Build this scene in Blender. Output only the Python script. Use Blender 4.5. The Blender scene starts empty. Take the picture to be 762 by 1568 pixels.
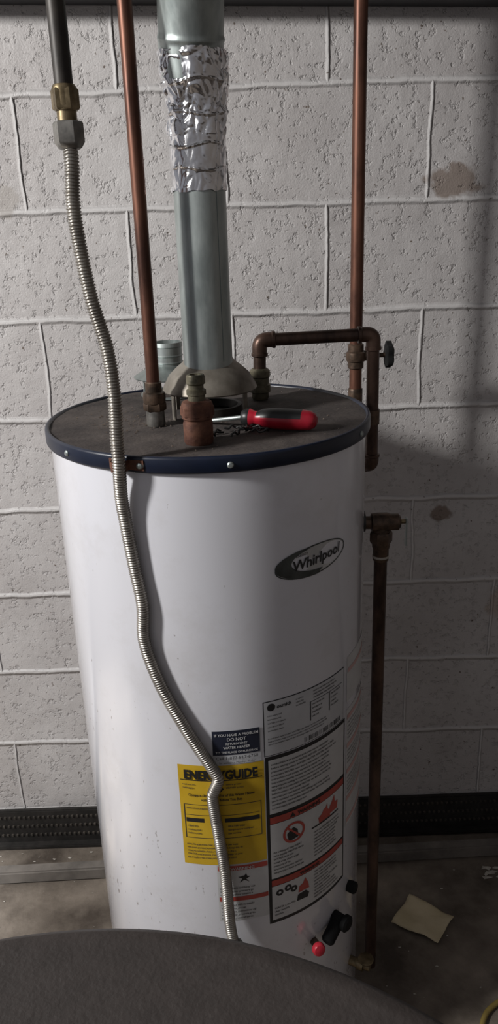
import bpy, bmesh, math, random
from mathutils import Vector, Matrix, noise
random.seed(4)
SC=bpy.context.scene
COL=SC.collection
CX,CY,TR=-0.059,1.215,0.25
ZT=1.232

# ------------------------------------------------------------------ materials
def new_mat(name):
    m=bpy.data.materials.new(name); m.use_nodes=True
    nt=m.node_tree; b=nt.nodes['Principled BSDF']
    return m,nt,b
def N(nt,t,**kw):
    n=nt.nodes.new(t)
    for k,v in kw.items():
        if k in n.inputs: n.inputs[k].default_value=v
        else: setattr(n,k,v)
    return n
def rgba(c): return (c[0],c[1],c[2],1)
def mat(name,c1,c2=None,rough=.5,metal=0.,scale=20,bump=0.,bscale=None,coat=0.,rough2=None,detail=6,stretch=None,lo=.35,hi=.65,spec=None):
    m,nt,b=new_mat(name)
    b.inputs['Metallic'].default_value=metal
    b.inputs['Roughness'].default_value=rough
    b.inputs['Coat Weight'].default_value=coat
    if spec is not None: b.inputs['Specular IOR Level'].default_value=spec
    tc=N(nt,'ShaderNodeTexCoord')
    vec=tc.outputs['Object']
    if stretch:
        mp=N(nt,'ShaderNodeMapping'); mp.inputs['Scale'].default_value=stretch
        nt.links.new(vec,mp.inputs['Vector']); vec=mp.outputs['Vector']
    no=N(nt,'ShaderNodeTexNoise',Scale=scale,Detail=detail,Roughness=.6)
    nt.links.new(vec,no.inputs['Vector'])
    cr=N(nt,'ShaderNodeValToRGB')
    cr.color_ramp.elements[0].position=lo; cr.color_ramp.elements[1].position=hi
    cr.color_ramp.elements[0].color=rgba(c1); cr.color_ramp.elements[1].color=rgba(c2 or c1)
    nt.links.new(no.outputs['Fac'],cr.inputs['Fac'])
    nt.links.new(cr.outputs['Color'],b.inputs['Base Color'])
    if rough2 is not None:
        mr=N(nt,'ShaderNodeMapRange'); mr.inputs['From Min'].default_value=lo; mr.inputs['From Max'].default_value=hi
        mr.inputs['To Min'].default_value=rough; mr.inputs['To Max'].default_value=rough2
        nt.links.new(no.outputs['Fac'],mr.inputs['Value']); nt.links.new(mr.outputs['Result'],b.inputs['Roughness'])
    if bump:
        n2=N(nt,'ShaderNodeTexNoise',Scale=bscale or scale*3,Detail=4)
        nt.links.new(vec,n2.inputs['Vector'])
        bp=N(nt,'ShaderNodeBump',Strength=1.0,Distance=bump)
        nt.links.new(n2.outputs['Fac'],bp.inputs['Height']); nt.links.new(bp.outputs['Normal'],b.inputs['Normal'])
    return m

def wall_material():
    m,nt,b=new_mat('painted_cinder_block')
    L=nt.links.new
    tc=N(nt,'ShaderNodeTexCoord')
    sx=N(nt,'ShaderNodeSeparateXYZ'); L(tc.outputs['Object'],sx.inputs[0])
    wn=N(nt,'ShaderNodeTexNoise',Scale=9.,Detail=4.); L(tc.outputs['Object'],wn.inputs['Vector'])
    wob=N(nt,'ShaderNodeMath',operation='MULTIPLY_ADD'); L(wn.outputs['Fac'],wob.inputs[0]); wob.inputs[1].default_value=.016; wob.inputs[2].default_value=-.008
    ax=N(nt,'ShaderNodeMath',operation='ADD'); L(sx.outputs['X'],ax.inputs[0]); ax.inputs[1].default_value=-.175
    ax2=N(nt,'ShaderNodeMath',operation='ADD'); L(ax.outputs[0],ax2.inputs[0]); L(wob.outputs[0],ax2.inputs[1])
    ax3=N(nt,'ShaderNodeMath',operation='MULTIPLY'); L(ax2.outputs[0],ax3.inputs[0]); ax3.inputs[1].default_value=1.8
    az=N(nt,'ShaderNodeMath',operation='ADD'); L(sx.outputs['Z'],az.inputs[0]); az.inputs[1].default_value=.522
    az2=N(nt,'ShaderNodeMath',operation='ADD'); L(az.outputs[0],az2.inputs[0]); L(wob.outputs[0],az2.inputs[1])
    cx=N(nt,'ShaderNodeCombineXYZ'); L(ax3.outputs[0],cx.inputs[0]); L(az2.outputs[0],cx.inputs[1])
    def brick(ms,sm):
        br=N(nt,'ShaderNodeTexBrick',offset=.5,offset_frequency=2,squash=1.,squash_frequency=2)
        br.inputs['Scale'].default_value=1.; br.inputs['Brick Width'].default_value=.395*1.8; br.inputs['Row Height'].default_value=.2075
        br.inputs['Mortar Size'].default_value=ms; br.inputs['Mortar Smooth'].default_value=sm; br.inputs['Bias'].default_value=0
        L(cx.outputs[0],br.inputs['Vector']); return br
    br=brick(.0092,.85)
    n1=N(nt,'ShaderNodeTexNoise',Scale=85.,Detail=4.,Roughness=.6); L(tc.outputs['Object'],n1.inputs['Vector'])
    pit=N(nt,'ShaderNodeMapRange'); pit.inputs['From Min'].default_value=.28; pit.inputs['From Max'].default_value=.47; pit.interpolation_type='SMOOTHSTEP'; L(n1.outputs['Fac'],pit.inputs['Value'])
    n2=N(nt,'ShaderNodeTexNoise',Scale=300.,Detail=3.); L(tc.outputs['Object'],n2.inputs['Vector'])
    n3=N(nt,'ShaderNodeTexNoise',Scale=12.,Detail=4.); L(tc.outputs['Object'],n3.inputs['Vector'])
    a=N(nt,'ShaderNodeMath',operation='MULTIPLY_ADD'); L(n2.outputs['Fac'],a.inputs[0]); a.inputs[1].default_value=.4; L(pit.outputs[0],a.inputs[2])
    a2=N(nt,'ShaderNodeMath',operation='MULTIPLY_ADD'); L(n3.outputs['Fac'],a2.inputs[0]); a2.inputs[1].default_value=3.0; L(a.outputs[0],a2.inputs[2])
    inv=N(nt,'ShaderNodeMath',operation='MULTIPLY_ADD'); L(br.outputs['Fac'],inv.inputs[0]); inv.inputs[1].default_value=-.7; inv.inputs[2].default_value=1.
    hb=N(nt,'ShaderNodeMath',operation='MULTIPLY'); L(a2.outputs[0],hb.inputs[0]); L(inv.outputs[0],hb.inputs[1])
    h2=N(nt,'ShaderNodeMath',operation='MULTIPLY_ADD'); L(br.outputs['Fac'],h2.inputs[0]); h2.inputs[1].default_value=4.4; L(hb.outputs[0],h2.inputs[2])
    bp=N(nt,'ShaderNodeBump',Strength=1.,Distance=.0018); L(h2.outputs[0],bp.inputs['Height']); L(bp.outputs['Normal'],b.inputs['Normal'])
    cr=N(nt,'ShaderNodeValToRGB'); cr.color_ramp.elements[0].position=.3; cr.color_ramp.elements[1].position=.7
    cr.color_ramp.elements[0].color=(.43,.405,.395,1); cr.color_ramp.elements[1].color=(.57,.55,.54,1)
    n4=N(nt,'ShaderNodeTexNoise',Scale=3.5,Detail=8.,Roughness=.65); L(tc.outputs['Object'],n4.inputs['Vector']); L(n4.outputs['Fac'],cr.inputs['Fac'])
    def mix(c,fac,col):
        mx=N(nt,'ShaderNodeMix',data_type='RGBA'); L(fac,mx.inputs['Factor']); L(c,mx.inputs['A'])
        mx.inputs['B'].default_value=rgba(col); return mx.outputs['Result']
    c=cr.outputs['Color']
    jl=N(nt,'ShaderNodeMath',operation='MULTIPLY'); L(br.outputs['Fac'],jl.inputs[0]); jl.inputs[1].default_value=.6
    c=mix(c,jl.outputs[0],(.68,.665,.655))
    n5=N(nt,'ShaderNodeTexNoise',Scale=110.,Detail=2.); L(tc.outputs['Object'],n5.inputs['Vector'])
    hr=N(nt,'ShaderNodeMapRange'); hr.inputs['From Min'].default_value=.71; hr.inputs['From Max'].default_value=.76; L(n5.outputs['Fac'],hr.inputs['Value'])
    c=mix(c,hr.outputs[0],(.16,.13,.11))
    def blotch(c,x,z,rx,rz,col,amt):
        dx=N(nt,'ShaderNodeMath',operation='SUBTRACT'); L(sx.outputs['X'],dx.inputs[0]); dx.inputs[1].default_value=x
        dz=N(nt,'ShaderNodeMath',operation='SUBTRACT'); L(sx.outputs['Z'],dz.inputs[0]); dz.inputs[1].default_value=z
        ex=N(nt,'ShaderNodeMath',operation='DIVIDE'); L(dx.outputs[0],ex.inputs[0]); ex.inputs[1].default_value=rx
        ez=N(nt,'ShaderNodeMath',operation='DIVIDE'); L(dz.outputs[0],ez.inputs[0]); ez.inputs[1].default_value=rz
        cc=N(nt,'ShaderNodeCombineXYZ'); L(ex.outputs[0],cc.inputs[0]); L(ez.outputs[0],cc.inputs[1])
        ln=N(nt,'ShaderNodeVectorMath',operation='LENGTH'); L(cc.outputs[0],ln.inputs[0])
        nn=N(nt,'ShaderNodeTexNoise',Scale=38.,Detail=5.); L(tc.outputs['Object'],nn.inputs['Vector'])
        ad=N(nt,'ShaderNodeMath',operation='MULTIPLY_ADD'); L(nn.outputs['Fac'],ad.inputs[0]); ad.inputs[1].default_value=1.6; L(ln.outputs['Value'],ad.inputs[2])
        mr=N(nt,'ShaderNodeMapRange'); mr.inputs['From Min'].default_value=1.5; mr.inputs['From Max'].default_value=1.8
        mr.inputs['To Min'].default_value=amt; mr.inputs['To Max'].default_value=0; L(ad.outputs[0],mr.inputs['Value'])
        return mix(c,mr.outputs[0],col)
    c=blotch(c,.425,1.585,.055,.035,(.23,.18,.15),.85)  # darker brownish oval mixed into the wall colour, upper right
    c=blotch(c,.432,.895,.028,.022,(.20,.15,.12),.9)
    c=blotch(c,.60,.66,.05,.06,(.40,.31,.24),.5)
    c=blotch(c,-.455,1.575,.03,.035,(.36,.33,.30),.6)
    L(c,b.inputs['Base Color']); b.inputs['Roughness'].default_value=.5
    return m

def enamel_material():
    m,nt,b=new_mat('white_enamel'); L=nt.links.new
    tc=N(nt,'ShaderNodeTexCoord'); sx=N(nt,'ShaderNodeSeparateXYZ'); L(tc.outputs['Object'],sx.inputs[0])
    base=(.74,.74,.785)
    n=N(nt,'ShaderNodeTexNoise',Scale=150.,Detail=2.); 
    mp=N(nt,'ShaderNodeMapping'); mp.inputs['Scale'].default_value=(1,1,.5); L(tc.outputs['Object'],mp.inputs['Vector']); L(mp.outputs[0],n.inputs['Vector'])
    zr=N(nt,'ShaderNodeMapRange'); zr.inputs['From Min'].default_value=.3; zr.inputs['From Max'].default_value=1.0
    zr.inputs['To Min'].default_value=.0; zr.inputs['To Max'].default_value=.12; L(sx.outputs['Z'],zr.inputs['Value'])
    sb=N(nt,'ShaderNodeMath',operation='SUBTRACT'); L(n.outputs['Fac'],sb.inputs[0]); L(zr.outputs[0],sb.inputs[1])
    n2=N(nt,'ShaderNodeTexNoise',Scale=9.,Detail=3.); L(tc.outputs['Object'],n2.inputs['Vector'])
    s2=N(nt,'ShaderNodeMath',operation='MULTIPLY_ADD'); L(n2.outputs['Fac'],s2.inputs[0]); s2.inputs[1].default_value=.35; L(sb.outputs[0],s2.inputs[2])
    mr=N(nt,'ShaderNodeMapRange'); mr.inputs['From Min'].default_value=.82; mr.inputs['From Max'].default_value=.88
    mr.inputs['To Max'].default_value=.6; L(s2.outputs[0],mr.inputs['Value'])
    mx=N(nt,'ShaderNodeMix',data_type='RGBA'); mx.inputs['A'].default_value=rgba(base); mx.inputs['B'].default_value=(.20,.16,.14,1); L(mr.outputs[0],mx.inputs['Factor'])
    n3=N(nt,'ShaderNodeTexNoise',Scale=6.,Detail=8.,Roughness=.72); L(tc.outputs['Object'],n3.inputs['Vector'])
    m3=N(nt,'ShaderNodeMapRange'); m3.inputs['From Min'].default_value=.52; m3.inputs['From Max'].default_value=.75; m3.inputs['To Max'].default_value=.35; L(n3.outputs['Fac'],m3.inputs['Value'])
    mx2=N(nt,'ShaderNodeMix',data_type='RGBA'); L(mx.outputs['Result'],mx2.inputs['A']); mx2.inputs['B'].default_value=(.50,.47,.45,1); L(m3.outputs[0],mx2.inputs['Factor'])
    L(mx2.outputs['Result'],b.inputs['Base Color'])
    b.inputs['Roughness'].default_value=.2; b.inputs['Specular IOR Level'].default_value=.65
    b.inputs['Coat Weight'].default_value=1.0; b.inputs['Coat Roughness'].default_value=.12
    bp=N(nt,'ShaderNodeBump',Strength=1.,Distance=.005)
    n4=N(nt,'ShaderNodeTexNoise',Scale=3.5,Detail=1.); mp2=N(nt,'ShaderNodeMapping'); mp2.inputs['Scale'].default_value=(1.6,1.6,.4)
    L(tc.outputs['Object'],mp2.inputs['Vector']); L(mp2.outputs[0],n4.inputs['Vector']); L(n4.outputs['Fac'],bp.inputs['Height']); L(bp.outputs['Normal'],b.inputs['Normal'])
    L(bp.outputs['Normal'],b.inputs['Coat Normal'])
    return m

M={}
M['wall']=wall_material()
M['enamel']=enamel_material()
M['navy']=mat('navy_plastic_band',(.004,.008,.021),(.007,.012,.030),rough=.36,scale=30)
M['top']=mat('dusty_rusty_top',(.024,.018,.017),(.098,.080,.070),rough=.85,scale=15,bump=.0012,bscale=160,lo=.33,hi=.78)
M['flake']=mat('brown_flakes',(.12,.09,.07),(.26,.21,.17),rough=.9,scale=40)
M['galv']=mat('galvanised_steel',(.27,.305,.295),(.46,.50,.485),rough=.36,metal=.8,scale=28,rough2=.5,bump=.0004,bscale=30,stretch=(1,1,.3))
M['galvhood']=mat('dull_galvanised',(.15,.13,.105),(.30,.275,.235),rough=.5,metal=.6,scale=22)
M['foil']=mat('crumpled_foil_tape',(.74,.74,.76),(.86,.86,.87),rough=.22,metal=1.,scale=30)
M['copper']=mat('aged_copper',(.066,.030,.022),(.175,.078,.050),rough=.36,metal=.7,scale=22,rough2=.55,stretch=(1,1,.35))
M['copperdk']=mat('tarnished_copper',(.042,.026,.020),(.125,.075,.055),rough=.4,metal=.6,scale=30,stretch=(1,1,.5))
M['copperfit']=mat('copper_fitting',(.045,.032,.023),(.15,.097,.066),rough=.45,metal=.6,scale=60)
M['verd']=mat('corroded_brass',(.08,.075,.05),(.18,.16,.11),rough=.5,metal=.5,scale=60,bump=.0006)
M['rust']=mat('rusty_iron',(.075,.028,.018),(.18,.078,.046),rough=.75,metal=.15,scale=55,bump=.001,bscale=140)
M['brass']=mat('old_brass',(.12,.09,.05),(.30,.235,.14),rough=.4,metal=.85,scale=60)
M['steelnip']=mat('grey_nipple',(.15,.145,.135),(.30,.285,.26),rough=.42,metal=.7,scale=60)
M['blackiron']=mat('black_iron_pipe',(.016,.013,.011),(.040,.034,.028),rough=.5,metal=.3,scale=30)
M['ss']=mat('stainless_corrugated',(.27,.25,.225),(.42,.395,.355),rough=.36,metal=.85,scale=30)
M['black']=mat('black_plastic',(.012,.012,.012),(.02,.02,.02),rough=.4)
M['blackm']=mat('matt_black_plastic',(.008,.008,.008),(.014,.014,.014),rough=.75,spec=.2)
M['blackr']=mat('black_rubber_strip',(.010,.009,.008),(.024,.021,.019),rough=.6,scale=40)
M['red']=mat('red_plastic',(.34,.010,.022),(.44,.016,.035),rough=.3,scale=40)
M['redk']=mat('red_knob',(.42,.02,.035),(.52,.03,.05),rough=.3,scale=40)
M['paper']=mat('yellowed_paper',(.50,.42,.26),(.62,.53,.36),rough=.9,scale=12)
M['scrap']=mat('pale_debris',(.34,.31,.27),(.48,.45,.40),rough=.9,scale=40)
M['floor']=mat('dirty_concrete',(.060,.046,.035),(.25,.21,.17),rough=.85,scale=6,bump=.002,bscale=60,detail=10,lo=.34,hi=.68)
M['rail']=mat('weathered_rail',(.10,.09,.08),(.19,.17,.15),rough=.7,scale=14)
M['ceil']=mat('dark_ceiling_board',(.03,.025,.02),(.06,.05,.04),rough=.9,scale=8)
M['beam']=mat('black_beam_paint',(.008,.008,.01),(.016,.016,.018),rough=.5,scale=12)
M['drum']=mat('dark_drum_lid',(.028,.0215,.019),(.037,.029,.026),rough=.6,scale=90,bump=.0003,bscale=400)
M['l_white']=mat('label_white',(.56,.56,.56),(.64,.64,.64),rough=.4,scale=25)
M['l_grey']=mat('label_clear_grey',(.54,.55,.57),(.60,.61,.63),rough=.35,scale=25)
M['l_black']=mat('label_black',(.012,.012,.014),(.02,.02,.022),rough=.45)
M['l_navy']=mat('label_navy',(.015,.018,.035),(.02,.025,.045),rough=.45)
M['l_yel']=mat('label_yellow',(.58,.36,.016),(.66,.43,.03),rough=.4,scale=20)
M['l_red']=mat('label_red',(.40,.06,.045),(.50,.09,.07),rough=.45)
M['l_redfaint']=mat('label_faded_red',(.56,.34,.32),(.62,.42,.40),rough=.45)
M['l_silver']=mat('label_silver',(.50,.51,.51),(.62,.62,.62),rough=.3,metal=.3)
M['l_ink']=mat('label_grey_ink',(.04,.04,.045),rough=.5)
M['l_dkgreen']=mat('label_dark_crescent',(.04,.045,.043),(.10,.11,.105),rough=.3,metal=.2)

# ------------------------------------------------------------------ mesh helpers
def link(o,parent=None):
    COL.objects.link(o)
    if parent: o.parent=parent
    return o
def empty(name,loc=(0,0,0)):
    e=bpy.data.objects.new(name,None); e.empty_display_size=.05; COL.objects.link(e); return e
def mesh(name,verts,faces,m,parent=None,smooth=True,angle=40):
    me=bpy.data.meshes.new(name); me.from_pydata([tuple(v) for v in verts],[],faces); me.update()
    bm=bmesh.new(); bm.from_mesh(me); bmesh.ops.recalc_face_normals(bm,faces=bm.faces[:])
    if smooth:
        for f in bm.faces: f.smooth=True
        for e in bm.edges:
            if len(e.link_faces)==2 and e.calc_face_angle(0)>math.radians(angle): e.smooth=False
    bm.to_mesh(me); bm.free()
    me.materials.append(m)
    return link(bpy.data.objects.new(name,me),parent)
def box(name,c,s,m,parent=None,bev=0.,rot=0.):
    bm=bmesh.new(); bmesh.ops.create_cube(bm,size=1)
    bmesh.ops.scale(bm,vec=s,verts=bm.verts)
    if bev: bmesh.ops.bevel(bm,geom=bm.edges[:],offset=bev,segments=2,affect='EDGES')
    bmesh.ops.rotate(bm,cent=(0,0,0),matrix=Matrix.Rotation(rot,3,'Z'),verts=bm.verts)
    bmesh.ops.translate(bm,vec=c,verts=bm.verts)
    me=bpy.data.meshes.new(name); bm.to_mesh(me); bm.free(); me.materials.append(m)
    return link(bpy.data.objects.new(name,me),parent)
def frame(axis):
    a=Vector(axis).normalized()
    u=a.orthogonal().normalized(); return u,a.cross(u),a
def lathe(name,prof,loc,m,parent=None,axis=(0,0,1),seg=48,cap=True,angle=35,sides=None):
    u,v,a=frame(axis); loc=Vector(loc); n=sides or seg
    if tuple(axis)==(0,0,1): u,v=Vector((1,0,0)),Vector((0,1,0))
    vs=[];fs=[]
    for (r,h) in prof:
        for i in range(n):
            t=2*math.pi*i/n; vs.append(loc+a*h+u*(r*math.cos(t))+v*(r*math.sin(t)))
    for k in range(len(prof)-1):
        for i in range(n):
            j=(i+1)%n; fs.append((k*n+i,k*n+j,(k+1)*n+j,(k+1)*n+i))
    if cap:
        fs.append(tuple(range(n))); fs.append(tuple((len(prof)-1)*n+i for i in range(n)))
    return mesh(name,vs,fs,m,parent,True,angle)
def fillet(pts,r,n=8):
    pts=[Vector(p) for p in pts]; out=[pts[0]]
    for i in range(1,len(pts)-1):
        p=pts[i]; a=(pts[i-1]-p); b=(pts[i+1]-p)
        rr=min(r,a.length*.49,b.length*.49); a=a.normalized()*rr; b=b.normalized()*rr
        for k in range(n+1):
            t=k/n; out.append((p+a)*(1-t)**2+p*2*t*(1-t)+(p+b)*t*t)
    out.append(pts[-1]); return out
def catmull(pts,n=24):
    P=[Vector(p) for p in pts]; P=[P[0]*2-P[1]]+P+[P[-1]*2-P[-2]]; out=[]
    for i in range(1,len(P)-2):
        for k in range(n):
            t=k/n; a,b,c,d=P[i-1],P[i],P[i+1],P[i+2]
            out.append(.5*((2*b)+(c-a)*t+(2*a-5*b+4*c-d)*t*t+(3*b-a-3*c+d)*t**3))
    out.append(P[-2]); return out
def resample(pts,step):
    out=[pts[0]]; acc=0; 
    for i in range(1,len(pts)):
        a=pts[i-1]; b=pts[i]; L=(b-a).length
        if L==0: continue
        d=step-acc
        while d<=L:
            out.append(a.lerp(b,d/L)); d+=step
        acc=L-(d-step)
    return out
def sweep(name,pts,rf,m,parent=None,seg=20,cap=True,angle=60):
    pts=[Vector(p) for p in pts]
    T=[]
    for i in range(len(pts)):
        a=pts[max(i-1,0)]; b=pts[min(i+1,len(pts)-1)]; T.append((b-a).normalized())
    u=T[0].orthogonal().normalized(); vs=[];fs=[]; s=0
    for i,p in enumerate(pts):
        if i: s+=(p-pts[i-1]).length
        u=(u-T[i]*u.dot(T[i])).normalized(); v=T[i].cross(u)
        r=rf(s) if callable(rf) else rf
        for k in range(seg):
            t=2*math.pi*k/seg; vs.append(p+u*(r*math.cos(t))+v*(r*math.sin(t)))
    for i in range(len(pts)-1):
        for k in range(seg):
            j=(k+1)%seg; fs.append((i*seg+k,i*seg+j,(i+1)*seg+j,(i+1)*seg+k))
    if cap: fs.append(tuple(range(seg))); fs.append(tuple((len(pts)-1)*seg+k for k in range(seg)))
    return mesh(name,vs,fs,m,parent,True,angle)
def pipe(name,pts,r,m,parent,fr=.02,seg=20): return sweep(name,fillet(pts,fr),r,m,parent,seg)

# ------------------------------------------------------------------ room shell
ZC=2.95
def plane(name,vs,m):
    return mesh(name,vs,[(0,1,2,3)],m,None,False)
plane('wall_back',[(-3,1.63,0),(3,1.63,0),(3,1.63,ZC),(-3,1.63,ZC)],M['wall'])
plane('floor',[(-3,-2.2,0),(3,-2.2,0),(3,1.63,0),(-3,1.63,0)],M['floor'])
plane('ceiling',[(-3,.55,ZC),(3,.55,ZC),(3,1.63,ZC),(-3,1.63,ZC)],M['ceil'])
vs=[];
for x,zb in ((-3,1.990),(3,1.790)):
    for y,dz in ((1.55,0),(1.626,0),(1.626,.12),(1.55,.12)): vs.append((x,y,zb+dz))
b=mesh('ceiling_beam',vs,[(0,1,2,3),(4,5,6,7),(0,1,5,4),(1,2,6,5),(2,3,7,6),(3,0,4,7)],M['beam'],None,False)

ds=empty('perforated_drain_strip')
box('strip_body',(0,1.621,.058),(6,.014,.104),M['blackr'],ds,.003)
vs=[];fs=[]
for row in range(3):
    for i in range(-60,64):
        x=i*.0125+(row%2)*.006; z=.035+row*.028; k=len(vs); R=.0042
        for j in range(8):
            t=j*math.pi/4; vs.append((x+R*math.cos(t),1.6145,z+R*math.sin(t)))
        for j in range(8):
            t=j*math.pi/4; vs.append((x+R*.6*math.cos(t),1.610,z+R*.6*math.sin(t)))
        for j in range(8): fs.append((k+j,k+(j+1)%8,k+8+(j+1)%8,k+8+j))
        fs.append(tuple(k+8+j for j in range(8)))
mesh('strip_dimples',vs,fs,M['ceil'],ds)
box('strip_flange',(0,1.607,.006),(6,.022,.010),M['blackr'],ds,.002)
rl=box('trim_1',(0,1.515,.0185),(6,.030,.035),M['rail'],None,.004,rot=math.radians(1.6))

# ------------------------------------------------------------------ water heater
wh=empty('water_heater')
lathe('tank_jacket',[(.235,.03),(.248,.035),(TR,.05),(TR,.6),(TR,1.195),(TR,1.214)],(CX,CY,0),M['enamel'],wh,seg=160,angle=50)
lathe('rim_band',[(TR+.001,1.2115),(.2555,1.2120),(.2568,1.2145),(.2568,1.231),(.2558,1.2342),(.2530,1.2352),(.2505,1.2335),(.2495,1.2305)],(CX,CY,0),M['navy'],wh,seg=160,cap=False,angle=60)
vs=[(CX,CY,ZT)];fs=[];nr=26;ns=120
for i in range(1,nr+1):
    rr=.2505*i/nr
    for j in range(ns):
        t=2*math.pi*j/ns;x=CX+rr*math.cos(t);y=CY+rr*math.sin(t)
        vs.append((x,y,ZT+.0015*(noise.noise(Vector((x*25,y*25,1)))) -(.0008 if i==nr else 0)))
for j in range(ns): fs.append((0,1+j,1+(j+1)%ns))
for i in range(nr-1):
    for j in range(ns): fs.append((1+i*ns+j,1+i*ns+(j+1)%ns,1+(i+1)*ns+(j+1)%ns,1+(i+1)*ns+j))
mesh('top_plate',vs,fs,M['top'],wh)
def cyl(a,z,R=TR): 
    a=math.radians(a); return Vector((CX+R*math.sin(a),CY-R*math.cos(a),z))
def rad(a): a=math.radians(a); return Vector((math.sin(a),-math.cos(a),0))
for i,a in enumerate((-49,8.3,62.3,-26,-18.3)):
    p=cyl(a,1.2225,.2565)
    lathe('screw_%d'%i,[(.0045,0),(.0045,.001),(.003,.0028),(.0008,.003)],p,M['galv'],wh,axis=tuple(rad(a)),seg=14)
for i,a in enumerate((0,120,240)):
    p=cyl(a+20,0,.19); lathe('foot_%d'%i,[(.02,0),(.02,.035)],p,M['black'],wh,seg=16)

# labels -------------------------------------------------------------
def patch(name,a0,a1,z0,z1,R,m,n=None):
    n=n or max(2,int(abs(a1-a0)/1.5)); vs=[];fs=[]
    for i in range(n+1):
        a=a0+(a1-a0)*i/n; vs.append(cyl(a,z0,R)); vs.append(cyl(a,z1,R))
    for i in range(n): fs.append((2*i,2*i+2,2*i+3,2*i+1))
    return mesh(name,vs,fs,m,wh)
D=180/math.pi/TR
def shape(name,a,z,pts,R,m,rot=0):
    vs=[];c,s=math.cos(rot),math.sin(rot)
    cxm=sum(p[0] for p in pts)/len(pts); czm=sum(p[1] for p in pts)/len(pts)
    for (x,y) in [(cxm,czm)]+list(pts):
        xr,yr=x*c-y*s,x*s+y*c; vs.append(cyl(a+xr*D,z+yr,R))
    n=len(pts); fs=[(0,1+i,1+(i+1)%n) for i in range(n)]
    return mesh(name,vs,fs,m,wh)
def ellipse(rx,ry,n=40,cx=0,cy=0): return [(cx+rx*math.cos(2*math.pi*i/n),cy+ry*math.sin(2*math.pi*i/n)) for i in range(n)]
def ring(name,a,z,rx,ry,w,R,m,rot=0,n=48):
    vs=[];fs=[];c,s=math.cos(rot),math.sin(rot)
    for i in range(n):
        t=2*math.pi*i/n
        for k in (0,1):
            x=(rx-k*w)*math.cos(t); y=(ry-k*w)*math.sin(t); xr,yr=x*c-y*s,x*s+y*c; vs.append(cyl(a+xr*D,z+yr,R))
    for i in range(n): j=(i+1)%n; fs.append((2*i,2*j,2*j+1,2*i+1))
    return mesh(name,vs,fs,m,wh)
TXT={}
def text(s,a,z,size,mkey,R=TR+.0016,align='LEFT',bold=0.,rot=0.,xs=1.,shear=0.):
    cu=bpy.data.curves.new('t','FONT'); cu.body=s; cu.size=size; cu.align_x=align; cu.offset=bold*size; cu.resolution_u=2; cu.shear=shear
    o=bpy.data.objects.new('t',cu); COL.objects.link(o)
    dg=bpy.context.evaluated_depsgraph_get(); me=o.evaluated_get(dg).to_mesh()
    V,F=TXT.setdefault(mkey,([],[])); k=len(V); c,sn=math.cos(rot),math.sin(rot)
    for v in me.vertices:
        x,y=v.co.x*xs,v.co.y; xr,yr=x*c-y*sn,x*sn+y*c; V.append(cyl(a+xr*D,z+yr,R))
    for p in me.polygons: F.append(tuple(k+i for i in p.vertices))
    o.evaluated_get(dg).to_mesh_clear(); bpy.data.objects.remove(o); bpy.data.curves.remove(cu)
WORDS='WATER HEATER read the instructions before use install in a suitable area and keep clear of combustible material gas pressure valve temperature setting supply service vent check'.split()
def fine(a0,a1,z1,z0,size,mkey,gap=1.35):
    z=z1-size; width=(a1-a0)/D
    while z>z0:
        nchar=int(width/(size*.54)*random.choice((1,1,1,.95,.6))); s=''
        while len(s)<nchar: s+=random.choice(WORDS)+' '
        text(s[:nchar],a0,z,size,mkey,bold=.015); z-=size*gap
R1=TR+.0004;R2=TR+.0008;R3=TR+.0012
aL,zL=37.2,1.060
shape('badge_oval',aL,zL,ellipse(.0685,.0235),R1,M['l_silver'],.05)
ring('badge_edge',aL,zL,.0685,.0235,.0018,R2,M['l_dkgreen'],.05)
cres=[( .0685*math.cos(t),.0235*math.sin(t)) for t in [math.pi*.62+i*math.pi*.9/20 for i in range(21)]]
inner=[(.012+.066*math.cos(t)*.82,.003+.0235*math.sin(t)*.80) for t in [math.pi*1.52-i*math.pi*.9/20 for i in range(21)]]
vs=[];fs=[]
for p,q in zip(cres,reversed(inner)):
    vs.append(cyl(aL+p[0]*D,zL+p[1],R3)); vs.append(cyl(aL+q[0]*D,zL+q[1],R3))
for i in range(20): fs.append((2*i,2*i+2,2*i+3,2*i+1))
mesh('badge_crescent',vs,fs,M['l_dkgreen'],wh)
text('Whirlpool',aL+1.5,zL-.006,.0225,'l_black',align='CENTER',bold=.02,rot=.06,shear=.15)
text('ENERGY',aL-5.5,zL+.0120,.0055,'l_black',align='CENTER',bold=.01,rot=.06,shear=.2)
# rating plate
patch('rating_frame',16.0,53.6,.751,.849,R1,M['l_ink'])
patch('rating_plate',16.35,53.25,.7525,.8475,R2,M['l_grey'])
shape('rating_logo_disc',19.0,.838,ellipse(.0065,.0065,24),R3,M['l_black'])
text('osmith',21.0,.8345,.009,'l_black',bold=.02)
fine(17.5,25,.826,.79,.0035,'l_ink',1.9); fine(28.5,33,.842,.825,.0035,'l_ink',1.6); fine(36,52,.845,.828,.0042,'l_black',1.4)
fine(17.5,52,.785,.768,.0034,'l_ink',1.5)
patch('rating_line_1',34.5,52,.8235,.8245,R3,M['l_ink']); patch('rating_line_2',34.5,35,.79,.824,R3,M['l_ink']); patch('rating_line_3',44,44.5,.79,.824,R3,M['l_ink'])
fine(35.5,43,.822,.79,.0045,'l_black',1.6); fine(45,51.5,.822,.79,.0045,'l_black',1.6)
random.seed(9)
a=32.
while a<51.5:
    w=random.uniform(.12,.5); patch('barcode',a,a+w,.755,.764,R3,M['l_black'],1); a+=w+random.uniform(.2,.7)
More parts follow.
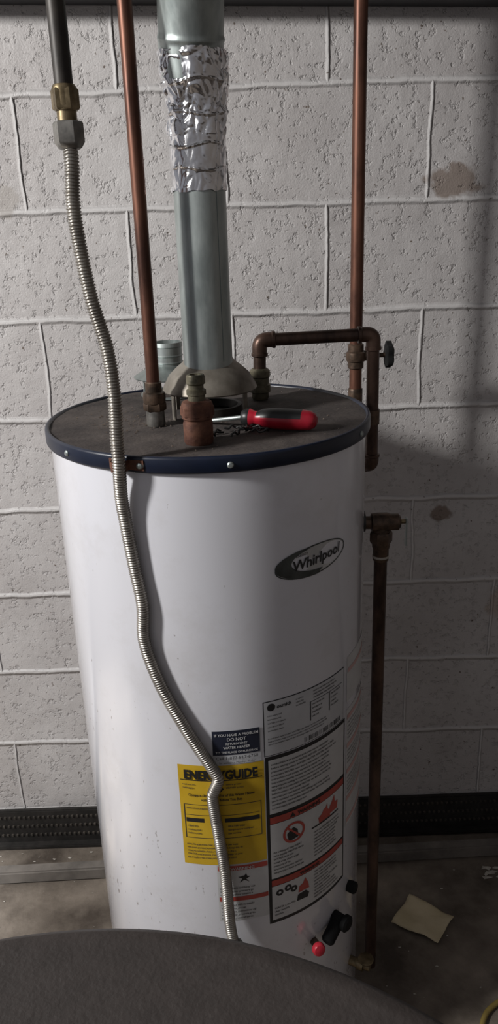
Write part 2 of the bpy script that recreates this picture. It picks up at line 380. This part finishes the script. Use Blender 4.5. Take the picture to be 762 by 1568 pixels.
# black notice
patch('notice_black',-1.9,14.6,.765,.808,R2,M['l_navy']); patch('notice_white',-2.1,15.0,.7475,.8085,R1,M['l_grey'])
for s,z,sz in (('IF YOU HAVE A PROBLEM',.7990,.0064),('DO NOT',.7905,.0078),('RETURN UNIT',.7835,.0056),('WATER HEATER',.7765,.0060),('TO THE PLACE OF PURCHASE',.7685,.0052)):
    text(s,6.4,z,sz,'l_white',align='CENTER',bold=.02,xs=.92)
text('Call 1-877-817-6750',6.4,.757,.0078,'l_ink',align='CENTER'); text('for assistance Monday - Friday',6.4,.750,.0045,'l_ink',align='CENTER')
# energy label
patch('energy_label',-14.9,15.8,.553,.746,R1,M['l_yel'])
text('ENERGYGUIDE',.3,.7215,.0225,'l_black',align='CENTER',bold=.045,xs=.76)
shape('energy_arrow',-.5,.715,[(-.008,-.012),(0,-.020),(.008,-.012),(.0035,-.012),(.0035,.008),(-.0035,.008),(-.0035,-.012)],R3,M['l_black'])
patch('energy_rule',-14.2,15,.7175,.7190,R2,M['l_black'])
fine(-13.5,-7,.714,.700,.0042,'l_ink',1.5); fine(2,9,.714,.700,.0042,'l_ink',1.5)
text('Compare the Energy Use of this Water Heater',.3,.689,.0066,'l_black',align='CENTER',bold=.02,xs=.82)
text('with Others Before You Buy.',.3,.6805,.0066,'l_black',align='CENTER',bold=.02,xs=.82)
for (p,q) in (((-13.6,14.4),(.6715,.6725)),((-13.6,14.4),(.6065,.6075)),((-13.6,-13.3),(.607,.672)),((14.1,14.4),(.607,.672))): patch('energy_box',p[0],p[1],q[0],q[1],R2,M['l_ink'])
fine(-12.6,13,.669,.660,.0042,'l_ink',1.6)
patch('energy_bar_1',-13,-6.5,.638,.646,R2,M['l_black']); patch('energy_bar_2',1,13.6,.638,.646,R2,M['l_black']); patch('energy_bar_3',-13,13.6,.6515,.6523,R2,M['l_ink'])
fine(-12.6,-6,.634,.615,.0046,'l_ink',1.5); fine(2,13,.634,.615,.0046,'l_ink',1.5)
fine(-13.4,12,.598,.563,.0046,'l_ink',1.45)
# warning panel
patch('warning_back',16.2,54.8,.412,.7495,R1,M['l_black'])
patch('warning_text_panel',17.4,53.8,.640,.743,R2,M['l_white']); fine(18.3,53,.738,.645,.0050,'l_ink',1.4)
def tri(name,a,z,s,m,R): shape(name,a,z,[(-s,-s*.8),(s,-s*.8),(0,s)],R,m)
patch('warning_red_bar',17.4,53.8,.620,.633,R2,M['l_red']); text('WARNING',34,.6228,.0095,'l_black',align='CENTER',bold=.03); tri('warning_triangle',26.5,.626,.005,M['l_black'],R3)
patch('warning_picto_panel',17.4,53.8,.508,.619,R2,M['l_white'])
ring('no_symbol_ring',27.0,.590,.0205,.0205,.0045,R3+.0001,M['l_red'])
shape('no_symbol_bar',27.0,.590,[(-.018,-.002),(.018,-.002),(.018,.002),(-.018,.002)],R3+.0002,M['l_red'],-.8)
shape('no_symbol_can',26.4,.588,[(-.010,-.012),(.008,-.012),(.010,.003),(.004,.012),(-.003,.009),(-.010,.004)],R3,M['l_black'],.2)
shape('flame_1',42,.592,[(-.014,-.012),(.013,-.012),(.011,.001),(.006,.007),(.005,.018),(.000,.010),(-.003,.012),(-.008,.004),(-.016,.000)],R3,M['l_red'])
shape('flame_2',46.5,.596,[(-.012,-.012),(.012,-.012),(.014,.003),(.006,.005),(.004,.02),(-.003,.009),(-.008,.003)],R3,M['l_red'])
patch('picto_ground',35,50,.577,.580,R3,M['l_black'])
fine(18.3,34,.565,.512,.0050,'l_ink',1.4); fine(36,53,.572,.512,.0050,'l_ink',1.4)
patch('warning_red_bar2',17.4,53.8,.492,.504,R2,M['l_red']); text('WARNING',34,.4945,.0085,'l_black',align='CENTER',bold=.03)
patch('warning_low_panel',17.4,53.8,.419,.491,R2,M['l_white'])
for k,(aa,zz) in enumerate(((20.5,.475),(24,.479),(26.5,.472))): ring('valve_picto_%d'%k,aa,zz,.0065,.0065,.0040,R3,M['l_black'])
shape('flame_3',31,.468,[(-.011,-.010),(.011,-.010),(.009,.002),(.003,.016),(-.002,.006),(-.009,.003)],R3,M['l_red'])
shape('hand_picto',30.5,.448,[(-.012,-.007),(.01,-.009),(.013,0),(.006,.008),(-.01,.006)],R3,M['l_black'])
fine(36,53,.488,.425,.0050,'l_ink',1.4); fine(18.3,28,.447,.423,.0050,'l_ink',1.4)
# small lower label
patch('low_label',-3.0,16.1,.434,.552,R1,M['l_white'])
patch('low_red_1',-2.6,15.9,.540,.550,R2,M['l_red']); patch('low_red_2',-2.6,15.9,.476,.485,R2,M['l_red'])
text('WARNING',6.5,.5415,.008,'l_white',align='CENTER',bold=.02)
shape('low_picto',7,.522,[(-.008,-.008),(-.003,0),(-.010,.004),(.0,.006),(.003,.010),(.005,.004),(.010,.003),(.003,-.001),(.008,-.008),(0,-.003)],R2,M['l_black'])
fine(-2.2,15.5,.508,.488,.0050,'l_ink',1.4); fine(-2.2,15.5,.472,.438,.0050,'l_ink',1.4)
# faded labels on the side
patch('side_label',56.2,80,.52,.76,R1,M['l_white'])
for z in (.745,.688,.635,.578,.53): patch('side_bar',56.8,79.5,z-.005,z+.004,R2,M['l_redfaint'])
fine(57,79,.737,.70,.0045,'l_ink',1.7); fine(57,79,.68,.645,.0045,'l_ink',1.7); fine(57,79,.625,.588,.0045,'l_ink',1.7)
patch('side_label_up',56.2,80,.775,.86,R1,M['l_white']); patch('side_bar',56.8,79.5,.83,.838,R2,M['l_redfaint'])
for k,(V,F) in TXT.items(): mesh('print_'+k,V,F,M[k],wh,False)

# gas control valve + drain valve
ca=rad(48)
lathe('control_neck',[(.011,-.01),(.011,.02),(.015,.022),(.015,.030),(.011,.033)],cyl(48,.345,TR),M['blackm'],wh,axis=tuple(ca),seg=20)
lathe('control_arm',[(.009,0),(.012,.004),(.012,.036),(.014,.038),(.014,.050),(.010,.054)],cyl(39,.328,.268),M['blackm'],wh,axis=tuple(cyl(60,.366,.262)-cyl(39,.328,.268)),seg=20)
lathe('control_cap',[(.009,-.01),(.011,.003),(.011,.010),(.008,.013)],cyl(60,.370,.254),M['blackm'],wh,axis=tuple(rad(62)),seg=18)
lathe('button_stem',[(.007,-.03),(.007,.004)],cyl(34.5,.334,.270),M['copperfit'],wh,axis=tuple(rad(20)+Vector((0,0,.3))),seg=20)
lathe('red_button',[(.010,0),(.0115,.002),(.0115,.008),(.0095,.0112),(.004,.0125)],cyl(34.0,.336,.270),M['redk'],wh,axis=tuple(rad(20)+Vector((0,0,.3))),seg=28)
lathe('gas_inlet_body',[(.022,0),(.022,.085),(.018,.095)],(-.048,.935,.27),M['steelnip'],wh,sides=8)
box('gas_inlet_arm',(-.048,.957,.30),(.03,.03,.03),M['steelnip'],wh,.004)
lathe('drain_cock',[(.009,0),(.009,.02),(.012,.02),(.012,.032),(.008,.032),(.008,.045)],cyl(64,.165,TR-.004),M['brass'],wh,axis=tuple(rad(64)),seg=20)
lathe('drain_wheel',[(.004,0),(.014,.002),(.015,.005),(.012,.007)],cyl(64,.178,.282),M['brass'],wh,seg=18)

# ------------------------------------------------------------------ vent pipe with draft hood
vp=empty('vent_pipe'); VX,VY=-.0555,1.215
lathe('straight_pipe',[(.0375,1.300),(.0385,1.312),(.0382,1.318),(.0382,1.60)],(VX,VY,0),M['galv'],vp,seg=64,cap=False)
box('pipe_seam',(VX+.026,VY-.0285,1.45),(.0022,.0012,.26),M['galv'],vp,.0004,rot=math.radians(42))
lathe('draft_hood_cone',[(.0375,1.322),(.041,1.316),(.050,1.309),(.064,1.296),(.0735,1.279),(.0755,1.274),(.0745,1.272),(.062,1.293),(.036,1.308)],(VX,VY+.01,0),M['galvhood'],vp,seg=64,cap=False)
for i,a in enumerate((35,145,215,325)):
    t=math.radians(a); p=Vector((VX+.068*math.cos(t),VY+.01+.068*math.sin(t),0))
    box('hood_leg_%d'%i,(p.x,p.y,1.256),(.010,.0018,.050),M['galvhood'],vp,0,rot=t+math.pi/2)
lathe('flue_collar',[(.050,1.231),(.050,1.247),(.044,1.247),(.040,1.235),(.0,1.235)],(VX,VY+.01,0),M['blackiron'],vp,cap=False)
vs=[];fs=[];nu,nz=170,160
def prof(z):
    pts=[(1.563,.0400,0,0),(1.60,.0405,0,0),(1.64,.0410,.001,0),(1.675,.0430,.002,-.002),(1.70,.0460,.001,-.006),(1.738,.0480,-.001,-.010),(1.765,.0455,0,-.016)]
    for p,q in zip(pts,pts[1:]):
        if p[0]<=z<=q[0]:
            t=(z-p[0])/(q[0]-p[0]); return [p[i]*(1-t)+q[i]*t for i in (1,2,3)]
    return pts[-1][1:]
def cell(q):
    d,_=noise.voronoi(q,distance_metric='DISTANCE',exponent=2.5); return d[1]-d[0]
for i in range(nz):
    z=1.563+(1.738-1.563)*i/(nz-1); r,dx,dy=prof(z)
    for j in range(nu):
        t=2*math.pi*j/nu; d=Vector((math.cos(t),math.sin(t),0))
        q=Vector((d.x*2.6,d.y*2.6,z*42))
        q+=Vector((noise.noise(q*.7),noise.noise(q*.7+Vector((9,0,0))),noise.noise(q*.7+Vector((0,9,0)))))*.7
        n_=min(cell(q),.7)*1.0+.7*noise.noise(q*.45)+.22*min(cell(q*2.3),.6)
        hb=0
        for z0 in (1.592,1.622,1.662,1.70): hb+=math.exp(-((z-z0+.003*math.sin(3*t+z0*90))/.0016)**2)
        amp=.0068 if z>1.635 else .0030
        rr=r+amp*(n_-.3)+.0016*hb
        zz=z+(.004*noise.noise(Vector((d.x*3,d.y*3,5))) if i in (0,1,nz-1,nz-2) else 0)
        vs.append((VX+dx+rr*d.x,VY+dy+rr*d.y,zz))
for i in range(nz-1):
    for j in range(nu): k=(j+1)%nu; fs.append((i*nu+j,i*nu+k,(i+1)*nu+k,(i+1)*nu+j))
mesh('foil_tape',vs,fs,M['foil'],vp,True,45)
E=[(VX-.001,VY-.006,1.71),(VX-.001,VY-.012,1.74),(VX+.001,VY-.022,1.775),(VX+.004,VY-.04,1.82),(VX+.008,VY-.065,1.87),(VX+.014,VY-.10,1.94),(VX+.02,VY-.15,2.02),(VX+.03,VY-.24,2.12),(VX+.04,VY-.36,2.2)]
def er(s):
    r=.0445
    for k,s0 in enumerate((.045,.105,.19,.30)):
        r+=.0016*math.exp(-((s-s0)/.0035)**2)
    return r
o=sweep('upper_elbow',catmull(E,16),er,M['galv'],vp,seg=64,cap=False,angle=70)

# spare draft hood standing behind
sp=empty('spare_draft_hood'); sx_,sy_=-.135,1.385
lathe('spare_collar',[(.026,1.275),(.026,1.290),(.0275,1.292),(.026,1.294),(.026,1.302),(.0275,1.304),(.026,1.306),(.026,1.318),(.0275,1.320),(.0265,1.327),(.0245,1.327),(.0245,1.28)],(sx_,sy_,0),M['galv'],sp,cap=False)
lathe('spare_cone',[(.026,1.288),(.035,1.284),(.056,1.272),(.063,1.268),(.062,1.266),(.034,1.280),(.025,1.284)],(sx_,sy_,0),M['galv'],sp,cap=False)
for i,a in enumerate((200,250,290,340,60,120)):
    t=math.radians(a); box('spare_leg_%d'%i,(sx_+.047*math.cos(t),sy_+.047*math.sin(t),1.252),(.009,.0015,.037),M['galv'],sp,0,rot=t+math.pi/2)
lathe('spare_base_ring',[(.046,1.2335),(.052,1.2335),(.052,1.237),(.046,1.237)],(sx_,sy_,0),M['galv'],sp,cap=False)

# ------------------------------------------------------------------ copper pipes
c1=empty('copper_pipe'); px,py=-.137,1.153
pipe('riser',[(px+.002,py,2.9),(px,py,1.29)],.0098,M['copper'],c1)
lathe('adapter',[(.011,1.300),(.0125,1.298),(.0125,1.285),(.0165,1.283),(.0175,1.276),(.0165,1.268),(.0145,1.266)],(px,py,0),M['copperfit'],c1,seg=24)
lathe('adapter_hex',[(.017,1.268),(.0175,1.266),(.0175,1.258),(.016,1.256)],(px,py,0),M['copperfit'],c1,sides=6)
lathe('nipple',[(.0135,1.2325),(.0145,1.236),(.0140,1.246),(.0140,1.257)],(px,py,0),M['steelnip'],c1,seg=24)

c2=empty('copper_pipe'); qx,qy=.213,1.47
pipe('riser',[(qx,qy,2.9),(qx,qy,1.298)],.0118,M['copper'],c2)
lathe('valve_body',[(.013,1.300),(.015,1.298),(.015,1.286),(.018,1.284),(.019,1.277),(.018,1.268),(.015,1.266),(.015,1.255),(.013,1.253)],(qx,qy,0),M['copperfit'],c2,seg=24)
lathe('valve_stem',[(.010,.0),(.010,.022),(.012,.024),(.012,.034),(.0045,.036),(.0045,.06)],(qx+.008,qy,1.277),M['copperfit'],c2,axis=(1,0,0),seg=20)
vs=[];fs=[];n=60
for h,s in ((.0,.7),(.003,1),(.012,1),(.015,.75)):
    for i in range(n):
        t=2*math.pi*i/n; r=.0235*s*(1+.13*math.cos(5*t)); vs.append((qx+.055+h,qy+r*math.cos(t),1.277+r*math.sin(t)))
for k in range(3):
    for i in range(n): j=(i+1)%n; fs.append((k*n+i,k*n+j,(k+1)*n+j,(k+1)*n+i))
fs+= [tuple(range(n)),tuple(3*n+i for i in range(n))]
mesh('valve_handle',vs,fs,M['blackm'],c2)
pipe('lower_run',[(qx,qy,1.256),(qx,qy,.55),(qx,1.50,.5)],.0118,M['copper'],c2)
lathe('coupling',[(.0135,1.215),(.0140,1.214),(.0140,1.190),(.0135,1.189)],(qx,qy,0),M['copperfit'],c2,seg=20)

c3=empty('copper_loop_pipe'); lx,ly=.0268,1.318
lathe('dielectric_union',[(.013,1.2325),(.0145,1.236),(.0145,1.244),(.018,1.246),(.018,1.258),(.0155,1.260),(.0155,1.270),(.0175,1.272),(.0175,1.282),(.013,1.286)],(lx,ly,0),M['verd'],c3,seg=24)
LP=[(lx,ly,1.28),(.028,ly,1.333),(.221,ly+.005,1.336),(.2235,ly+.01,1.104),(.212,1.345,1.100),(.10,1.485,1.100)]
pipe('loop_tube',LP,.0108,M['copperdk'],c3,fr=.020)
def elbow(name,p0,p,p1,r,L,m,par):
    p0,p,p1=Vector(p0),Vector(p),Vector(p1); a=p+(p0-p).normalized()*L; b_=p+(p1-p).normalized()*L
    sweep(name,fillet([a,p,b_],L*.85),r,m,par)
    for k,(q,d) in enumerate(((a,(p0-p).normalized()),(b_,(p1-p).normalized()))):
        lathe(name+'_collar_%d'%k,[(r,-.002),(r+.0015,0),(r+.0015,.004),(r,.005)],q-d*.004,m,par,axis=tuple(d),seg=20)
elbow('elbow_1',LP[0],LP[1],LP[2],.0128,.026,M['copperdk'],c3)
elbow('elbow_2',LP[1],LP[2],LP[3],.0128,.026,M['copperdk'],c3)
elbow('elbow_3',LP[2],LP[3],LP[4],.0128,.020,M['copperdk'],c3)
lathe('collar',[(.0125,1.206),(.0125,1.18)],(.2228,ly+.007,0),M['copperfit'],c3,seg=20)

# relief valve + discharge pipe
rv=empty('relief_valve'); tx,ty=.221,1.200
lathe('hole_flange',[(.018,0),(.018,.003),(.012,.004)],(.1895,ty,1.045),M['black'],rv,axis=(1,0,0),seg=24)
lathe('valve_inlet',[(.011,0),(.011,.012),(.0155,.014),(.0165,.024),(.0165,.040),(.0145,.046),(.0145,.058),(.010,.062)],(.1905,ty,1.042),M['copperfit'],rv,axis=(1,0,0),seg=24)
lathe('valve_outlet_hex',[(.0175,1.026),(.019,1.022),(.019,1.008),(.0165,1.004)],(tx,ty,0),M['copperfit'],rv,sides=6)
lathe('outlet_body',[(.013,1.042),(.0145,1.03),(.0155,1.006),(.0150,.998),(.0135,.994),(.0135,.975),(.0125,.973)],(tx,ty,0),M['copperfit'],rv,seg=24)
lathe('tape_ring',[(.0132,.983),(.0142,.982),(.0142,.979),(.0132,.978)],(tx,ty,0),M['scrap'],rv,seg=20)
pipe('discharge_tube',[(tx,ty,.985),(tx+.002,ty,.035)],.0112,M['copperdk'],rv)
lathe('valve_spindle',[(.004,0),(.004,.014)],(.250,ty,1.042),M['brass'],rv,axis=(1,0,0),seg=12)
box('test_lever',(.262,ty-.003,1.025),(.0025,.012,.050),M['galv'],rv,.0008)

# ------------------------------------------------------------------ gas line
gl=empty('flexible_gas_line'); gx,gy=-.195,1.0
pipe('black_iron_pipe',[(gx+.003,gy,2.9),(gx,gy,1.665)],.0107,M['blackiron'],gl)
lathe('reducer',[(.0125,1.672),(.0145,1.668),(.0145,1.650),(.013,1.645)],(gx,gy,0),M['brass'],gl,seg=24)
lathe('upper_hex',[(.0150,1.668),(.0163,1.666),(.0163,1.648),(.0150,1.646)],(gx,gy,0),M['brass'],gl,sides=6)
lathe('neck',[(.0115,1.647),(.0115,1.632)],(gx,gy,0),M['brass'],gl,seg=24)
lathe('flare_nut',[(.0165,1.634),(.018,1.632),(.018,1.612),(.014,1.606),(.0105,1.604)],(gx,gy,0),M['steelnip'],gl,sides=6)
F=[(gx,gy,1.612),(-.194,.993,1.585),(-.196,.988,1.532),(-.186,.983,1.442),(-.171,.978,1.377),(-.166,.972,1.319),(-.1675,.968,1.26),(-.1675,.966,1.225)]
for a,z,R in ((-24.6,1.18,.266),(-24.5,1.142,.262),(-23.1,1.075,.260),(-21.5,1.016,.260),(-22.0,.958,.260),(-17.6,.890,.260),(-9.9,.816,.260),(-2.3,.750,.260),(-.4,.730,.261),(-2.0,.708,.261),(-2.7,.690,.260),(-1.2,.615,.260),(.2,.545,.262),(.9,.450,.268),(2.1,.405,.276),(2.6,.375,.280)):
    F.append(tuple(cyl(a,z,R)))
pts=resample(catmull(F,30),.00062)
PITCH=.0037
def fr(s): return .0084+.00085*math.cos(2*math.pi*s/PITCH)
sweep('corrugated_hose',pts,fr,M['ss'],gl,seg=18,angle=179)
e=cyl(2.6,.375,.280)
lathe('end_nut',[(.010,.418),(.0145,.414),(.0155,.408),(.0155,.384),(.013,.375),(.013,.35)],(e.x,e.y,0),M['steelnip'],gl,sides=6)
cl=empty('pipe_clamp')
vs=[];fs=[]
prof2=[(-.020,.0),(-.0105,.0)]+[(.0098*math.cos(math.pi-i*math.pi/12)*1.0,.0075+.0115*math.sin(i*math.pi/12)) for i in range(13)]+[(.0105,.0),(.032,.0)]
for (s_,h_) in prof2:
    for zz in (1.216,1.230):
        for th in (0,.0012):
            ang=-24.5+math.degrees(s_/.2575); p=cyl(ang,zz,.2572+h_+th) ; vs.append(p)
for i in range(len(prof2)-1):
    a0=i*4;b0=(i+1)*4
    fs+=[(a0,b0,b0+2,a0+2),(a0+1,b0+1,b0+3,a0+3),(a0,b0,b0+1,a0+1),(a0+2,b0+2,b0+3,a0+3)]
mesh('strap',vs,fs,M['rust'],cl)
lathe('strap_screw',[(.004,0),(.004,.0015),(.001,.003)],cyl(-18.6,1.223,.2590),M['galv'],cl,axis=tuple(rad(-18.6)),seg=12)

# ------------------------------------------------------------------ things lying on the tank
gv=empty('pipe_union'); ux,uy=-.066,1.040
lathe('union_lower',[(.0185,1.2325),(.0205,1.236),(.0205,1.262),(.0195,1.264),(.0195,1.267),(.0218,1.269),(.0218,1.287),(.020,1.291),(.0155,1.293)],(ux,uy,0),M['rust'],gv,seg=32)
lathe('union_hex',[(.0212,1.270),(.0235,1.273),(.0235,1.284),(.0212,1.287)],(ux,uy,0),M['rust'],gv,sides=8)
lathe('brass_stub',[(.0120,1.290),(.0120,1.300),(.0135,1.301),(.0135,1.307),(.0105,1.309),(.0105,1.314),(.0130,1.316),(.0130,1.325),(.0115,1.328),(.0080,1.328),(.0080,1.315)],(ux,uy,0),M['verd'],gv,seg=24)

sd=empty('screwdriver')
h0=Vector((-.006,1.118,1.2485)); h1=Vector((.102,1.082,1.2480)); ax=(h1-h0).normalized(); Ls=(h1-h0).length
prf=[(.006,0),(.010,.001),(.0128,.006),(.0135,.013),(.0105,.020),(.0100,.024),(.0135,.032),(.0148,.040),(.0152,.045),(.0154,.055),(.0156,.070),(.0153,.082),(.0150,.092),(.0140,.102),(.0110,.109),(.006,.1125)]
k=Ls/.1125
H=lathe('handle_grip',[(r,h*k) for r,h in prf],h0,M['red'],sd,axis=tuple(ax),seg=36)
H.data.materials.append(M['black'])
for p in H.data.polygons:
    c=p.center-h0; al=c.dot(ax)/k; side=(c-ax*c.dot(ax)); up=side.z; fwd=side.dot(Vector((0,-1,0)))
    if .0<al<.014: p.material_index=1
    if .024<al<.092 and up>.0045: p.material_index=1
tip=Vector((-.060,1.150,1.2370))
lathe('shaft',[(.0033,0),(.0033,(h0-tip).length+.002)],tip,M['galv'],sd,axis=tuple((h0-tip).normalized()),seg=14)
lathe('blade_tip',[(.0012,-.010),(.0030,-.004),(.0033,0)],tip,M['steelnip'],sd,axis=tuple((h0-tip).normalized()),seg=14)

wc=empty('wire_scraps')
for i in range(9):
    ox=-.012+random.uniform(-.022,.024); oy=1.078+random.uniform(-.014,.014); pts=[]
    z0=ZT+.0028
    a=random.uniform(0,6)
    for k in range(7):
        a+=random.uniform(-1.2,1.2); ox+=.0065*math.cos(a); oy+=.0055*math.sin(a)
        pts.append((ox,oy,z0+random.uniform(0,.006)))
    sweep('wire_%d'%i,catmull(pts,5),.0016,M['black'],wc,seg=8)
vs=[];fs=[]
for i in range(260):
    t=random.uniform(0,6.283); r=.235*math.sqrt(random.random()); x=CX+r*math.cos(t); y=CY+r*math.sin(t)
    if i>80: x=-.18+random.gauss(0,.035); y=1.19+random.gauss(0,.04)
    if (x-CX)**2+(y-CY)**2>.235**2: continue
    s=random.choice((.0007,.0010,.0013,.002)); k=len(vs); z=ZT+.001
    for q in ((s,0,0),(-s*.7,s*.8,0),(-s*.6,-s*.8,0),(0,0,s)): vs.append((x+q[0],y+q[1],z+q[2]))
    fs+=[(k,k+1,k+3),(k+1,k+2,k+3),(k+2,k,k+3),(k,k+1,k+2)]
mesh('rust_flakes',vs,fs,M['flake'],wh,False)

# ------------------------------------------------------------------ floor things
def sheet(name,corners,m,n=14,amp=.006,seed=0):
    vs=[];fs=[];c=[Vector(q) for q in corners]
    for i in range(n+1):
        for j in range(n+1):
            u,v=i/n,j/n; p=(c[0]*(1-u)+c[1]*u)*(1-v)+(c[3]*(1-u)+c[2]*u)*v
            w=noise.noise(Vector((u*2.2+seed,v*2.2,0)))+.4*noise.noise(Vector((u*6+seed,v*6,3)))
            vs.append((p.x,p.y,.003+amp*(w+.8)))
    for i in range(n):
        for j in range(n): k=i*(n+1)+j; fs.append((k,k+1,k+n+2,k+n+1))
    o=mesh(name,vs,fs,m); md=o.modifiers.new('s','SOLIDIFY'); md.thickness=.0012; return o
sheet('paper_sheet',[(.292,1.325,0),(.350,1.402,0),(.438,1.335,0),(.385,1.268,0)],M['paper'],amp=.009)
vs=[];fs=[]
def shard(x,y,s,z=.001):
    k=len(vs); a=random.uniform(0,6.28)
    for q in range(5):
        t=a+q*1.2566+random.uniform(-.3,.3); r=s*random.uniform(.4,1); vs.append((x+r*math.cos(t)*1.4,y+r*math.sin(t)*.7,z+.0005))
    vs.append((x,y,z+s*.35)); fs.extend([(k+q,k+(q+1)%5,k+5) for q in range(5)]); fs.append((k,k+1,k+2,k+3,k+4))
for i in range(150):
    shard(random.uniform(-.9,.95),random.uniform(.9,1.49),random.choice((.0012,.0015,.002,.003,.004)))
for i in range(16): shard(.57+random.uniform(-.02,.04),1.465+random.uniform(-.02,.02),random.uniform(.006,.014))
for i in range(30): shard(random.uniform(-.9,.9),random.uniform(1.545,1.585),random.uniform(.003,.006))
mesh('floor_debris',vs,fs,M['scrap'],None,False)
hose=catmull([(.62,1.20,.006),(.55,1.16,.007),(.49,1.135,.006),(.44,1.10,.006),(.42,1.04,.006),(.46,.98,.006)],12)
sweep('yellow_cable',hose,.0055,mat('yellow_cable_pvc',(.18,.13,.035),(.26,.19,.05),rough=.5),None,seg=12)

# ------------------------------------------------------------------ foreground drum
dr=empty('storage_drum'); dx,dy,dR=-.0810,.0252,.2542
lathe('drum_shell',[(.240,.0),(.245,.02),(.245,.40),(.2485,.405),(.245,.41),(.245,.80),(.2485,.805),(.245,.81),(.245,1.17)],(dx,dy,0),M['drum'],dr,seg=96)
lathe('drum_lid',[(.2465,1.163),(.2510,1.163),(.2536,1.169),(dR,1.188),(.2530,1.1975),(.2480,1.2015),(.2420,1.2015),(.2380,1.2005),(.15,1.2030),(.05,1.2040),(.0005,1.2042)],(dx,dy,0),M['drum'],dr,seg=160,cap=True,angle=70)

# ------------------------------------------------------------------ light
w=bpy.data.worlds.new('World'); SC.world=w; w.use_nodes=True
nt=w.node_tree; bg=nt.nodes['Background']
tc=N(nt,'ShaderNodeTexCoord'); sxx=N(nt,'ShaderNodeSeparateXYZ'); nt.links.new(tc.outputs['Generated'],sxx.inputs[0])
mr=N(nt,'ShaderNodeMapRange'); mr.inputs['From Min'].default_value=-1; mr.inputs['From Max'].default_value=1; nt.links.new(sxx.outputs['X'],mr.inputs['Value'])
cr=N(nt,'ShaderNodeValToRGB'); cr.color_ramp.elements[0].color=(.22,.225,.25,1); cr.color_ramp.elements[1].color=(.115,.10,.09,1)
nt.links.new(mr.outputs[0],cr.inputs['Fac']); nt.links.new(cr.outputs['Color'],bg.inputs['Color']); bg.inputs['Strength'].default_value=1.0
def area(name,loc,target,size,sy,power,col):
    l=bpy.data.lights.new(name,'AREA'); l.shape='RECTANGLE'; l.size=size; l.size_y=sy; l.energy=power; l.color=col
    o=bpy.data.objects.new(name,l); COL.objects.link(o); o.location=loc
    o.rotation_euler=(Vector(target)-Vector(loc)).to_track_quat('-Z','Y').to_euler(); return o
az=math.radians(63); el=math.radians(31); d=2.5
area('window_light',(-.06-d*math.cos(el)*math.sin(az),1.2-d*math.cos(el)*math.cos(az),1.05+d*math.sin(el)),(-.16,1.2,.8),.22,.32,66,(1,.985,.965))
# daylight from an open doorway falling on the floor to the left of the tank
sl=bpy.data.lights.new('doorway_daylight','SPOT'); sl.energy=1500; sl.spot_size=math.radians(24); sl.spot_blend=.6; sl.shadow_soft_size=.1; sl.color=(.93,.96,1)
so=bpy.data.objects.new('doorway_daylight',sl); COL.objects.link(so); so.location=(-2.1,-.3,2.3)
so.rotation_euler=(Vector((-1.25,1.08,0))-Vector(so.location)).to_track_quat('-Z','Y').to_euler()

# ------------------------------------------------------------------ camera
p=math.radians(20.2); r=math.radians(2.03)
up0=Vector((0,math.sin(p),math.cos(p))); F_=Vector((0,math.cos(p),-math.sin(p))); X0=Vector((1,0,0))
Rv=math.cos(r)*X0-math.sin(r)*up0; Uv=math.sin(r)*X0+math.cos(r)*up0
cam=bpy.data.cameras.new('camera'); co=bpy.data.objects.new('camera',cam); COL.objects.link(co)
mm=Matrix((Rv,Uv,-F_)).transposed().to_4x4(); mm.translation=Vector((0,0,1.51)); co.matrix_world=mm
cam.sensor_fit='VERTICAL'; cam.sensor_height=24; cam.lens=24*1178/1568; cam.clip_start=.02
SC.camera=co
SC.view_settings.view_transform='Standard'
